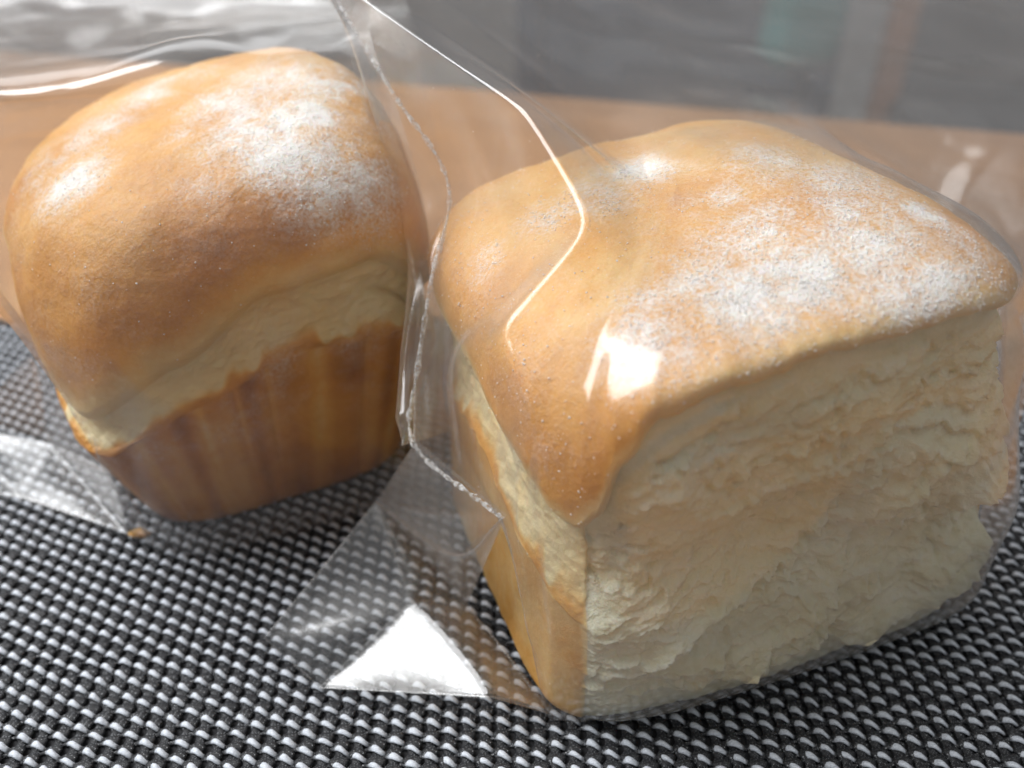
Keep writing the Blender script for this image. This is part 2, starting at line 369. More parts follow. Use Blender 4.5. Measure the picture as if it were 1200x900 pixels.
NEAR_FLOUR = [[3.1, 10.85, 7.76, 0.95, 0.95], [2.05, 10.15, 7.48, 0.75, 0.75], [4.0, 11.27, 7.95, 0.95, 0.95], [5.06, 11.72, 8.12, 0.9, 0.85], [3.8, 12.12, 8.07, 0.9, 0.75], [3.21, 13.26, 8.12, 0.5, 0.85], [6.17, 12.43, 8.21, 0.4, 0.95], [6.0, 10.71, 7.83, 0.8, 0.8], [5.15, 10.66, 7.85, 0.8, 0.6], [1.47, 14.14, 7.81, 0.7, 0.6], [0.67, 13.87, 7.57, 0.6, 0.5], [2.11, 14.68, 7.97, 0.7, 0.65], [3.94, 14.22, 8.3, 0.9, 0.6], [5.4, 13.43, 8.34, 0.9, 0.55], [5.14, 12.33, 8.23, 0.7, 0.8], [6.57, 11.39, 7.96, 0.7, 0.6], [-0.4, 13.25, 7.01, 0.5, 0.35], [1.97, 10.93, 7.58, 0.5, 0.5]]
NEAR_BROWN = [[1.02, 9.65, 6.48, 1.2, 0.1], [5.3, 10.81, 7.91, 0.8, 0.06], [6.35, 11.88, 8.12, 0.8, 0.1], [-0.4, 12.35, 4.27, 1.0, 0.06]]
FAR_FLOUR = [[-4.76, 16.48, 8.27, 1.2, 1.0], [-3.98, 16.76, 8.35, 0.9, 0.9], [-3.22, 15.35, 7.86, 1.0, 0.95], [-5.8, 17.43, 8.29, 0.8, 0.8], [-4.19, 15.62, 8.09, 0.9, 0.95], [-3.48, 18.04, 8.44, 1.2, 0.95], [-4.5, 18.24, 8.63, 1.2, 0.7], [-2.71, 15.35, 7.57, 0.9, 0.75], [-8.09, 15.55, 7.48, 0.7, 1.0], [-8.85, 16.8, 7.55, 0.9, 0.6], [-8.24, 17.76, 7.83, 0.9, 0.55], [-7.25, 18.97, 8.16, 1.0, 0.6], [-6.19, 16.39, 8.06, 0.4, 0.5], [-5.36, 14.62, 7.68, 0.6, 0.35], [-7.39, 18.16, 8.05, 0.8, 0.4]]
FAR_BROWN = [[-4.69, 13.84, 6.84, 1.6, 0.22], [-4.05, 14.2, 7.04, 1.2, 0.22], [-2.82, 14.8, 6.94, 1.0, 0.22], [-5.83, 13.37, 6.29, 1.2, 0.08], [-5.41, 13.41, 5.91, 0.9, 0.12]]
NEAR_FOLDS = [[[[-0.473, 10.6, 7.504], [0.454, 9.9, 7.353], [1.502, 9.9, 7.009]], 0.1, 0.16], [[[-0.707, 9.8, 6.434], [-0.117, 9.6, 6.292], [0.579, 9.4, 6.228]], 0.1, 0.15], [[[-0.365, 9.7, 5.596], [0.119, 9.4, 5.617], [0.588, 9.2, 5.636]], 0.09, 0.14], [[[0.462, 10.2, 7.434], [0.365, 9.7, 7.008], [0.393, 9.5, 6.443], [0.0, 9.4, 5.134]], 0.08, 0.12], [[[4.257, 18.5, 9.369], [5.506, 17.6, 8.707], [6.488, 16.6, 8.117], [7.098, 15.6, 7.498], [5.93, 11.81, 8.14]], 0.42, 0.24], [[[-0.602, 16.0, 9.392], [0.737, 15.0, 8.515], [1.745, 14.3, 7.871], [2.489, 13.2, 7.596], [3.234, 12.4, 7.092]], -0.26, 0.26], [[[5.135, 18.4, 9.065], [7.053, 17.9, 8.196], [8.694, 17.2, 7.479]], 0.12, 0.22]]
FAR_FOLDS = [[[[-11.983, 20.5, 8.058], [-9.413, 20.0, 8.253], [-7.375, 19.8, 8.67], [-5.496, 19.8, 8.882], [-3.317, 20.0, 8.974]], 0.22, 0.3], [[[-12.689, 22.0, 8.139], [-11.266, 21.8, 8.482], [-10.911, 22.3, 9.039]], 0.2, 0.4], [[[-10.617, 20.0, 8.012], [-8.327, 19.7, 8.409], [-6.564, 19.6, 8.757]], -0.15, 0.25]]

# ---------------------------------------------------------------- the setting: floor, wall, table
fl = bmesh.new(); box_bm(fl, (-500, -300, -76), (500, 520, -74)); link('floor', bm_mesh(fl), plain('grey_floor', (0.46, 0.45, 0.44), 0.5, 6))['kind'] = 'structure'
wl = bmesh.new(); box_bm(wl, (-500, 420, -74), (500, 425, 230)); link('wall', bm_mesh(wl), plain('grey_wall', (0.62, 0.61, 0.60), 0.8, 3))['kind'] = 'structure'

TABLE_Z = -0.20
tb = thing('wooden_table', 'orange brown wooden table under the woven placemat', 'table', (0, 0, 0), math.radians(-15))
bm = bmesh.new(); box_bm(bm, (-75, -30, TABLE_Z - 2.5), (75, 45, TABLE_Z), 0.3); link('tabletop', bm_mesh(bm, True), M_WOOD, tb)
for lx in (-68, 68):
    for ly in (-24, 41):
        bm = bmesh.new(); box_bm(bm, (lx - 2.5, ly - 2.5, -74), (lx + 2.5, ly + 2.5, TABLE_Z - 2.5), 0.3); link('leg', bm_mesh(bm, True), M_WOOD, tb)

# ---------------------------------------------------------------- background things, far out of focus
navy = plain('navy_cloth', (0.016, 0.034, 0.065), 0.9, 60); post = plain('brown_wood', (0.36, 0.15, 0.06), 0.5, 20)
def chair(label, loc, cloth, group, post):
    ch = thing('dining_chair', label, 'chair', loc, 0, group)
    bm = bmesh.new(); box_bm(bm, (-20, 20, 40), (20, 25, 104), 2.4); link('backrest', bm_mesh(bm, True), cloth, ch)
    bm = bmesh.new(); box_bm(bm, (-22, -22, 38), (22, 20, 46), 2.4); link('seat', bm_mesh(bm, True), cloth, ch)
    for lx in (-21.6, 21.6):
        bm = bmesh.new(); box_bm(bm, (lx - 1.8, 20, 0), (lx + 1.8, 24, 106), 0.5); link('leg', bm_mesh(bm, True), post, ch)
        bm = bmesh.new(); box_bm(bm, (lx - 1.8, -22, 0), (lx + 1.8, -18, 38.2), 0.5); link('leg', bm_mesh(bm, True), post, ch)
chair('navy upholstered chair behind the table, straight above the torn loaf', (24, 112, -74), navy, 'chairs behind the table', navy)
chair('dark grey upholstered chair with brown wooden posts, right of the navy chair', (80, 118, -74), plain('charcoal_cloth', (0.05, 0.05, 0.055), 0.9, 60), 'chairs behind the table', post)
tb2 = thing('tote_bag', 'teal cloth bag hanging off the right of the navy chair', 'bag', (33, 104, -74))
bm = bmesh.new(); box_bm(bm, (-4.2, -4, 60), (4.2, 4, 96), 1.8)
for v in bm.verts: v.co.x += 0.012 * math.sin(v.co.z * 9); v.co.y += 0.01 * math.sin(v.co.x * 40)
link('body', bm_mesh(bm, True), plain('teal_cloth', (0.02, 0.20, 0.19), 0.9, 40), tb2)
for sx in (-4, 4):
    bm = bmesh.new(); box_bm(bm, (sx * 0.5 - 0.8, -0.4, 95), (sx * 0.5 + 0.8, 0.4, 112), 0.2); link('strap', bm_mesh(bm, True), navy, tb2)
cb = thing('cabinet', 'dark brown wooden cabinet far behind the fluted loaf at the left', 'cabinet', (-128, 205, -74))
dk = plain('dark_wood', (0.10, 0.045, 0.03), 0.5, 12)
bm = bmesh.new(); box_bm(bm, (-38, -22, 0), (38, 22, 96), 1.0); link('carcass', bm_mesh(bm, True), dk, cb)
for sx in (-19, 19):
    bm = bmesh.new(); box_bm(bm, (sx - 17, -23.5, 6), (sx + 17, -22.2, 90), 0.4); d_ = link('door', bm_mesh(bm, True), dk, cb)
    bm = bmesh.new(); box_bm(bm, (sx * 0.25 - 0.8, -26, 44), (sx * 0.25 + 0.8, -23.4, 56), 0.3); link('handle', bm_mesh(bm, True), plain('steel', (0.5, 0.5, 0.5), 0.3), d_)

# ---------------------------------------------------------------- woven placemat, strand by strand
PX, PY = 0.308, 0.157
def strand_mesh(length, half, amp, wy, wz, zig, sides=8, seg=8, peak=1.0, seed=0):
    """one thread along x: rises and dips once every 2*half, flattened section, cut at both ends"""
    nseg = int(length / half) * seg
    x = np.linspace(-length / 2, length / 2, nseg + 1)
    a = np.pi * x / half
    pk = ((1 + np.cos(a)) / 2) ** peak; e = np.stack([x * 1.6, 0 * x + seed * 9.7, 0 * x], -1)
    z = amp * (2 * pk - 1) * (1 + 0.28 * vnoise(e * 1.6, 3)); y = zig * np.sin(a) * (1 + 0.3 * vnoise(e, 4)) + 0.035 * vnoise(e * 0.5, 5)
    fat = (0.6 + 0.4 * pk) * (1 + 0.18 * vnoise(e * 2, 6))
    th = np.linspace(0, 2 * np.pi, sides, endpoint=False)
    G = np.stack([np.repeat(x[:, None], sides, 1), y[:, None] + np.cos(th)[None] * (wy / 2) * fat[:, None], z[:, None] + np.sin(th)[None] * (wz / 2) + 0 * x[:, None]], -1)
    i, j = np.meshgrid(np.arange(nseg), np.arange(sides), indexing='ij'); j2 = (j + 1) % sides
    f = np.stack([i * sides + j, (i + 1) * sides + j, (i + 1) * sides + j2, i * sides + j2], -1).reshape(-1, 4)
    me = mesh_from(G.reshape(-1, 3), f)
    attr(me, 'dye', np.repeat(sstep(0.25, 0.65, pk), sides))  # crests bright, dips dark: shading put into the thread colour
    return me

mat_root = thing('placemat', 'black and silver woven placemat lying flat under both bagged loaves', 'placemat', (0, 0, 0), math.radians(1.0))
NW, NP = 118, 110                          # weft strands (left to right), warp strands (away from the viewer)
X0, X1, Y0, Y1 = -PX * NP / 2, PX * NP / 2, 4.6, 4.6 + PY * NW
wefts = [strand_mesh(X1 - X0 + 0.4, PX, 0.055, 0.124, 0.075, -0.050, peak=2.4, seed=s) for s in range(6)]
warp = strand_mesh(Y1 - Y0 + 0.4, PY, 0.030, 0.32, 0.07, 0.0)
for w in wefts: w.materials.append(M_WEFT)
warp.materials.append(M_WARP)
bm = bmesh.new(); box_bm(bm, (X0 - 0.1, Y0 - 0.1, -0.19), (X1 + 0.1, Y1 + 0.1, -0.15)); link('dark_underlay', bm_mesh(bm), plain('gap_black', (0.012, 0.012, 0.014), 0.8, 200), mat_root)  # added black sheet so the gaps between strands stay dark
rnd = random.Random(3)
for k in range(NW):
    o = bpy.data.objects.new('weft_strand', wefts[rnd.randrange(6)]); COL.objects.link(o); o.parent = mat_root
    o.location = ((PX if k % 2 else 0.0) * U, (Y0 + PY * (k + 0.5) + rnd.uniform(-0.014, 0.014)) * U, (-0.075 + rnd.uniform(-0.010, 0.010)) * U)
for k in range(NP + 1):
    o = bpy.data.objects.new('warp_strand', warp); COL.objects.link(o); o.parent = mat_root
    o.rotation_euler = (0, 0, math.pi / 2)
    o.location = ((X0 + PX * k + rnd.uniform(-0.022, 0.022)) * U, ((Y0 + Y1) / 2 + (0.0 if k % 2 else PY)) * U, (-0.085 + rnd.uniform(-0.004, 0.004)) * U)

# ---------------------------------------------------------------- the two loaves
def ring_faces(r0, r1, nphi):
    i = np.arange(nphi); j = (i + 1) % nphi
    f = []
    for r in range(r0, r1):
        f.append(np.stack([r * nphi + i, r * nphi + j, (r + 1) * nphi + j, (r + 1) * nphi + i], -1))
    return np.array(f)                                    # (rows, nphi, 4)

def submesh(P, faces, normals):
    used, inv = np.unique(faces.ravel(), return_inverse=True)
    me = mesh_from(P[used], inv.reshape(faces.shape))
    return me, used

def set_normals(me, nrm):
    me.normals_split_custom_set_from_vertices([tuple(q) for q in nrm])

def blob(W, pts):
    out = np.zeros(W.shape[:-1])
    for x, y, z, r, a in pts:
        d2 = (W[..., 0] - x) ** 2 + (W[..., 1] - y) ** 2 + (W[..., 2] - z) ** 2
        out = np.maximum(out, a * np.exp(-d2 / (r * r)))
    return out

def crumb_relief(x, z):
    """how far the torn face stands out (cm) at x along the face, z up"""
    p = np.stack([x, z, 0 * x], -1)
    wx = fbm(p * 0.55, 3, 3); wz = fbm(p * 0.55 + 7.3, 5, 3)
    s = 0.30                                              # fibres climb to the right
    along = x + s * z + 0.5 * wx; across = z - s * x + 0.45 * wz + 0.10 * fbm(p * 3.1, 31, 3)
    q = np.stack([along, across, 0 * x], -1)
    d = 0.16 * fbm(q * np.array([0.28, 0.6, 1]), 11, 3)
    for amp, fx, fa, sd in ((0.20, 0.3, 0.8, 21), (0.16, 0.7, 1.6, 22), (0.075, 1.8, 3.6, 23)):   # torn flakes, steep on their lower side
        ph = across * fa + 1.3 * vnoise(q * np.array([fx, 0.25, 1]), sd) + 0.25 * vnoise(p * 6, sd + 5)
        saw = ph - np.floor(ph)
        mask = sstep(-0.1, 0.5, vnoise(q * np.array([fx, fa * 0.7, 1]) + 3.7, sd + 40))
        tooth = np.where(saw < 0.2, saw / 0.2, (1 - saw) / 0.8)
        d = d + amp * tooth * mask
    d = d + 0.035 * ridged(q * np.array([1.6, 6, 1]), 51, 3) + 0.03 * fbm(q * np.array([5, 12, 1]), 52, 3) + 0.16 * fbm(q * np.array([0.8, 1.3, 1]), 57, 2)
    d = d + 0.045 * fbm(p * np.array([9.0, 11.0, 1]), 54, 3) * sstep(-0.3, 0.5, vnoise(p * 1.1, 55))
    hole = sstep(0.42, 0.75, vnoise(q * np.array([3.5, 6.0, 1]), 58)) * sstep(-0.2, 0.3, vnoise(p * 0.8, 59))
    d = d - 0.10 * hole + 0.05 * np.abs(vnoise(q * np.array([2.0, 9.0, 1]), 60)) * sstep(-0.1, 0.5, vnoise(p * 1.4, 66))
    # long ledge low on the face, pulled out like a lip, and the flap at its upper right
    n1 = lambda f, sd: vnoise(np.stack([x * f, 0 * x, 0 * x], -1), sd)
    jag = 0.07 * n1(2.6, 62) + 0.05 * n1(6.5, 64)
    zl = 1.05 + 0.05 * (x + 3.5) + 0.16 * np.maximum(0, x - 1.2) ** 1.3 + 0.10 * n1(0.9, 61) + jag
    amp = 0.44 * sstep(-3.6, -2.0, x) * (1 - 0.7 * np.exp(-((x - 0.45) / 0.16) ** 2)) * (0.85 + 0.3 * n1(1.7, 63))
    up = np.clip((z - zl) / 0.8, 0, 1)
    ledge = np.where(z > zl, (1 - up) ** 1.2, 1 - sstep(0, 0.14, zl - z))
    d = d * (0.3 + 0.7 * sstep(-0.1, 0.1, z - zl)) + amp * ledge
    zf = 4.2 + 0.55 * (x - 3.4) + jag
    fa = 0.42 * sstep(2.0, 3.0, x) * sstep(5.6, 4.4, x)
    upf = np.clip((z - zf) / 0.9, 0, 1)
    d = d + fa * np.where(z > zf, (1 - upf) ** 1.3, 1 - sstep(0, 0.2, zf - z))
    zg = 2.2 + 0.5 * (x + 2.6) + jag                      # smaller peeled flake in the lower middle
    ga = 0.34 * sstep(-3.4, -2.6, x) * sstep(-1.0, -1.5, x)
    upg = np.clip((z - zg) / 0.55, 0, 1)
    d = d + ga * np.where(z > zg, (1 - upg) ** 1.2, 1 - sstep(0, 0.12, zg - z))
    zh = 4.3 + 0.75 * (x - 1.2) + jag                     # and two more above it
    ha = 0.28 * sstep(0.3, 0.9, x) * sstep(2.6, 2.0, x)
    uph = np.clip((z - zh) / 0.5, 0, 1)
    d = d + ha * np.where(z > zh, (1 - uph) ** 1.2, 1 - sstep(0, 0.12, zh - z))
    d = d - 0.75 * np.exp(-(((x + 0.7) / 2.2) ** 2 + ((z - 3.6) / 1.25) ** 2)) - 0.35 * np.exp(-(((x - 3.0) / 1.1) ** 2 + ((z - 2.9) / 0.8) ** 2))
    return d

def make_loaf(L, nphi, rows, name, label, torn, flour_pts, brown_pts):
    phi, P, kind = loaf_body(L, nphi, rows)
    Nn = normals_of(P)
    R = len(kind); shp = P.shape[:2]
    flat = P.reshape(-1, 3)
    deg = np.degrees(phi)
    zr, ze = edges(L, phi)
    Z = P[..., 2]; KI = np.repeat(kind[:, None], nphi, 1)
    below = Z - ze[None, :]
    # ---- lumps of the dome and creases of the band
    lump = fbm(flat * 0.45, 1, 3).reshape(shp) * 0.10 + fbm(flat * 1.3, 2, 3).reshape(shp) * 0.03
    dome_w = np.where(KI == 3, 1.0, 0.0) * sstep(0.0, 0.6, below) * sstep(-0.05, 0.4, np.abs(Nn[..., 2]) + 0.4)
    D = lump * dome_w
    if not torn: D = D + 0.02 * ridged(flat * 1.6, 9, 3).reshape(shp) * dome_w
    u_band = np.clip((Z - zr[None]) / np.maximum(ze - zr, 0.2)[None], 0, 1)
    bandm = (KI == 2) * 1.0
    pw = np.stack([phi[None] * 5 + 0 * Z, Z, 0 * Z], -1).reshape(-1, 3)
    crease = ridged(np.stack([np.cos(phi)[None] * 3 + 0 * Z, np.sin(phi)[None] * 3 + 0 * Z, Z * 2.2 + 0.6 * np.sin(phi * 3)[None]], -1).reshape(-1, 3), 12, 4).reshape(shp)
    fine = fbm(flat * 5.0, 14, 3).reshape(shp)
    bump_band = sstep(0, 0.12, u_band) * sstep(1, 0.85, u_band) * bandm
    D = D + bump_band * (((0.03 if torn else 0.06) * (crease - 0.35)) + (0.03 if torn else 0.06) * fine + (0.0 if torn else 0.08) * fbm(flat * 1.7, 15, 3).reshape(shp))
    # a torn line running along the band
    line = 0.55 + 0.16 * vnoise(np.stack([phi * 4, 0 * phi, 0 * phi], -1), 71)
    D = D - 0.16 * bump_band * np.exp(-((u_band - line[None]) / 0.055) ** 2) * sstep(-0.4, 0.3, vnoise(np.stack([phi * 2.2, 0 * phi, 0 * phi], -1), 72))[None]
    # ---- flutes pressed by the paper case into the side
    wall = (KI == 1) * 1.0
    uz = np.clip(Z / np.maximum(zr, 0.1)[None], 0, 1)
    ridge_top = sstep(1.0, 0.75, uz)
    if not torn:
        ph = phi * 16 + 0.9 * vnoise(np.stack([np.cos(phi) * 3, np.sin(phi) * 3, 0 * phi], -1), 33)
        fr = np.abs(np.sin(ph)) ** 0.55
        am = 0.075 * (0.55 + 0.6 * vnoise(np.stack([np.cos(phi) * 5, np.sin(phi) * 5, 0 * phi], -1), 34))
        ph2 = phi * 55 + 2.5 * vnoise(np.stack([np.cos(phi) * 7, np.sin(phi) * 7, 0 * phi], -1), 35)
        fr_c = sstep(0.45, 0.0, np.abs(np.sin(ph)))
        D = D + wall * ((fr - 0.6) * am * 1.7)[None] * (0.35 + 0.65 * uz) * sstep(0, 0.1, uz) + wall * 0.006 * np.sin(ph2)[None] * sstep(0, 0.15, uz)
    else:
        ph2 = phi * 34 + 2.5 * vnoise(np.stack([np.cos(phi) * 6, np.sin(phi) * 6, 0 * phi], -1), 35)
        D = D + wall * 0.02 * np.sin(ph2)[None] * sstep(0, 0.15, uz)
    D = D + wall * 0.02 * fbm(flat * 1.5, 36, 3).reshape(shp)
    tornm = np.zeros(shp)
    if torn:
        a0, a1 = 222.5, 318.0
        sect = sstep(a0 - 0.8, a0 + 1.2, deg) * sstep(a1 + 0.8, a1 - 1.2, deg)
        tornm = sect[None] * np.isin(KI, (1, 2)) * sstep(-0.02, 0.0, ze[None] - Z)
        xx, zz = P[..., 0], Z
        sel = (tornm > 0)
        rel = np.zeros(shp); rel[sel] = crumb_relief(xx[sel], zz[sel])
        fade = sstep(0, 0.5, ze[None] - Z) * sstep(-0.01, 0.3, Z)
        D = np.where(sel, D * (1 - tornm), D) + tornm * (rel * fade - 0.10 * (1 - fade))
        dirn = np.zeros_like(P); dirn[..., 1] = -1; dirn[..., 0] = 0.0
        right = sstep(1.5, 4.5, xx)[..., None]
        dirn[..., 0] = 0.35 * right[..., 0]
        Nn = np.where(sel[..., None], dirn, Nn)
    P2 = P + Nn * D[..., None]
    W = world_of(P2, L)
    nf = P2.reshape(-1, 3)
    # ---- how brown, how floury
    n_lo = fbm(flat * 0.7, 41, 3).reshape(shp)
    br = np.zeros(shp)
    hgt = sstep(0.0, 1.1, below)
    br_dome = 0.10 + 0.40 * sstep(-0.05, L['fade'], below) + 0.10 * sstep(2.5, 1.0, below) * hgt + 0.10 * n_lo
    br_band = 0.02 + 0.06 * fine + 0.66 * (1 - sstep(0.0, 0.28 + 0.24 * vnoise(np.stack([phi * 19, 0 * phi, 0 * phi], -1), 91)[None], u_band))
    br_wall = 0.66 + 0.16 * n_lo + 0.10 * sstep(0.4, 0.0, uz)
    if torn:
        br_wall = 0.42 + 0.14 * n_lo; br_band = br_band * 0.75
        br_dome = br_dome - 0.06
    else:
        br_wall = br_wall + 0.16 * vnoise(np.stack([phi * 17, 0 * phi, 0 * phi], -1), 92)[None] - 0.18 * fr_c[None] * sstep(0.2, 0.9, uz)
    br = np.where(KI == 3, br_dome, np.where(KI == 2, br_band, br_wall)) + blob(W, brown_pts) * np.where(KI >= 2, 1, 0.6)
    if torn:
        tan = sstep(0.2, 0.8, fbm(flat * np.array([0.5, 0.5, 1.6]), 95, 4).reshape(shp)) * 0.03 * sstep(5.0, 1.0, Z)
        tan = tan + 0.25 * sstep(0.2, 0.0, Z)
        br = br * (1 - tornm) + tornm * tan
    fb = blob(W, flour_pts)
    nfl = fbm(flat * 1.1, 44, 4).reshape(shp); nf2 = fbm(flat * 4.0, 45, 3).reshape(shp)
    flour = np.clip(fb * (0.85 + 1.1 * nfl + 0.55 * nf2), 0, 1)
    top = (KI == 3) * sstep(0.25, 1.3, below)
    if not torn:
        flour = flour + 0.22 * wall * sstep(0.35, 1.0, uz) * np.clip(0.3 + 1.2 * nfl + 0.8 * nf2, 0, 1)
        flour = np.where(KI == 2, np.maximum(flour, 0.25 * np.clip(nfl + 0.3, 0, 1)), flour)
    flour = np.where(KI == 3, np.maximum(flour * sstep(0.0, 0.5, below), (0.04 + 0.10 * np.clip(nfl + 0.2, 0, 1)) * top), np.where(KI == 1, flour, flour * 0.6))
    flour = np.clip(flour, 0, 1)
    # ---- parts
    F = ring_faces(0, R - 1, nphi)
    rowk = kind[:-1]; frow = np.repeat(rowk[:, None], nphi, 1)
    tf = (tornm[:-1] > 0.5)
    root = thing(name, label, 'bread', (L['at'][0], L['at'][1], 0), L['rot'])
    nrm = normals_of(P2).reshape(-1, 3)
    parts = {}
    for pn, msk, mat in (('side_crust', (frow <= 1) & ~tf, M_CRUST), ('crumb_band', (frow == 2) & ~tf, M_CRUST), ('top_crust', frow == 3, M_CRUST), ('torn_crumb', tf, M_CRUMB)):
        ff = F[msk]
        if not len(ff): continue
        me, used = submesh(nf, ff, nrm)
        attr(me, 'brown', br.ravel()[used]); attr(me, 'flour', flour.ravel()[used])
        if len(me.vertices) == len(used): set_normals(me, nrm[used])
        parts[pn] = link(pn, me, mat, root)
    # ---- loose flour lying on the crust, grain by grain
    rng = np.random.default_rng(5 if torn else 6)
    cand = np.where((KI.ravel() == 3) & (below.ravel() > 0.15))[0]
    den = flour.ravel()[cand] ** 1.3 * (0.25 + sstep(-0.1, 0.5, vnoise(nf[cand] * 6.0, 77))) + 0.007
    # verts crowd together near the top of the dome: weight by ring radius
    den = den * np.hypot(nf[cand, 0], nf[cand, 1]) / 4.0
    n = 16000 if torn else 5000
    pick = rng.choice(cand, n, p=den / den.sum())
    c = nf[pick] + rng.normal(0, 0.02, (n, 3)) * np.array([1, 1, 0.3])
    r = 0.006 + 0.016 * rng.random(n) ** 3.5
    octa = np.array([(1, 0, 0), (-1, 0, 0), (0, 1, 0), (0, -1, 0), (0, 0, 1), (0, 0, -1)], float)
    of = np.array([(0, 2, 4), (2, 1, 4), (1, 3, 4), (3, 0, 4), (2, 0, 5), (1, 2, 5), (3, 1, 5), (0, 3, 5)])
    jit = 1 + 0.5 * (rng.random((n, 6, 1)) - 0.5)
    nn = nrm[pick]; e1 = np.cross(nn, rng.normal(0, 1, (n, 3))); e1 /= np.linalg.norm(e1, axis=1, keepdims=True); e2 = np.cross(nn, e1)
    fr3 = np.stack([e1, e2, nn * 0.4], 1)                 # flat flecks lying along the crust
    v = (c + nn * (r * 0.2)[:, None])[:, None, :] + np.einsum('ok,nkj->noj', octa, fr3) * r[:, None, None] * jit
    ff = (of[None] + (np.arange(n) * 6)[:, None, None]).reshape(-1, 3)
    g = link('flour_grains', mesh_from(v.reshape(-1, 3), ff, False), M_FLOUR, root); g['kind'] = 'stuff'
    # coarse closed copy (never linked) that the film drapes over: the hull of the bread, without the torn hollows
    stp = max(1, nphi // 180)
    hull = P + normals_of(P) * 0.06
    if torn: hull = hull + np.stack([dirn[..., 0], dirn[..., 1], 0 * Z], -1) * (tornm * 0.34 * sstep(0, 0.8, ze[None] - Z) * sstep(-0.05, 1.2, Z))[..., None]
    W = world_of(hull, L)
    Wc = W[::3, ::stp]; nc = Wc.shape[1]
    fc = ring_faces(0, Wc.shape[0] - 1, nc).reshape(-1, 4)
    return root, BVHTree.FromPolygons([tuple(q) for q in Wc.reshape(-1, 3)], [tuple(q) for q in fc])

near_loaf, BVH_NEAR = make_loaf(NEAR, 900, (14, 150, 70, 230), 'bread_loaf',
    'loaf with a torn pale crumb side facing the viewer, in the nearer bag', True, NEAR_FLOUR, NEAR_BROWN)
far_loaf, BVH_FAR = make_loaf(FAR, 620, (12, 90, 70, 150), 'bread_loaf',
    'domed loaf with fluted brown sides and uncut crust, left of the torn loaf', False, FAR_FLOUR, FAR_BROWN)

# ---------------------------------------------------------------- the clear bags
def catmull(C, n):
    """C (k, ..., 3) -> (n, ..., 3) Catmull-Rom through the rows"""
    k = len(C)
    E = np.concatenate([2 * C[:1] - C[1:2], C, 2 * C[-1:] - C[-2:-1]])
    t = np.linspace(0, k - 1, n); i = np.minimum(t.astype(int), k - 2); u = (t - i).reshape((-1,) + (1,) * (C.ndim - 1))
    p0, p1, p2, p3 = E[i], E[i + 1], E[i + 2], E[i + 3]
    return 0.5 * (2 * p1 + (p2 - p0) * u + (2 * p0 - 5 * p1 + 4 * p2 - p3) * u ** 2 + (3 * p1 - p0 - 3 * p2 + p3) * u ** 3)

def patch(C, nr, nc):
    C = np.array(C, float)
    a = catmull(C, nr) if len(C) > 2 else C[0] + (C[-1] - C[0]) * np.linspace(0, 1, nr)[:, None, None]
    a = np.moveaxis(a, 1, 0)
    b = catmull(a, nc) if len(a) > 2 else a[0] + (a[-1] - a[0]) * np.linspace(0, 1, nc)[:, None, None]
    return np.moveaxis(b, 0, 1)

def grid_faces(nr, nc):
    i, j = np.meshgrid(np.arange(nr - 1), np.arange(nc - 1), indexing='ij'); a = (i * nc + j).ravel()
    return np.stack([a, a + 1, a + nc + 1, a + nc], -1)

def grid_normals(G):
    n = np.cross(np.gradient(G, axis=1), np.gradient(G, axis=0)); l = np.linalg.norm(n, axis=-1, keepdims=True)
    return n / np.where(l < 1e-9, 1, l)

def drape(G, bvh, gap=0.05, towards=None):
    """film cannot pass through bread: push out every point that is inside or closer than gap"""
    out = G.reshape(-1, 3).copy()
    for k, p in enumerate(out):
        q, n, i, d = bvh.find_nearest(Vector(p))
        if q is None or d > 3.5: continue
        s = (Vector(p) - q).dot(n)
        if s < gap: out[k] = q + n * gap
    return out.reshape(G.shape)

def smooth_grid(G, it, keep_edges=True):
    for _ in range(it):
        S = G.copy()
        S[1:-1, 1:-1] = (G[:-2, 1:-1] + G[2:, 1:-1] + G[1:-1, :-2] + G[1:-1, 2:]) / 4
        G = S
    return G

def relax(G, bvh, gap, it):
    for _ in range(it):
        E = G.copy(); G = drape(G, bvh, gap)
        G[0], G[-1], G[:, 0], G[:, -1] = E[0], E[-1], E[:, 0], E[:, -1]
        G = smooth_grid(G, 3)
    return G

def folds(G, lines):
    """raise soft folds along polylines given in world cm: (points, height, width)"""
    n = grid_normals(G); D = np.zeros(G.shape[:2])
    for pts, h, w in lines:
        pts = np.array(pts, float); best = np.full(G.shape[:2], 1e9); tt = np.zeros(G.shape[:2])
        for k in range(len(pts) - 1):
            a, b = pts[k], pts[k + 1]; ab = b - a
            t = np.clip(((G - a) @ ab) / (ab @ ab), 0, 1)
            d = np.linalg.norm(G - (a + t[..., None] * ab), axis=-1)
            m = d < best; best = np.where(m, d, best); tt = np.where(m, (k + t) / (len(pts) - 1), tt)
        D += h * np.exp(-np.abs(best / w) ** 1.5) * np.sin(np.pi * np.clip(tt, 0.02, 0.98)) ** 0.6
    return G + n * D[..., None]

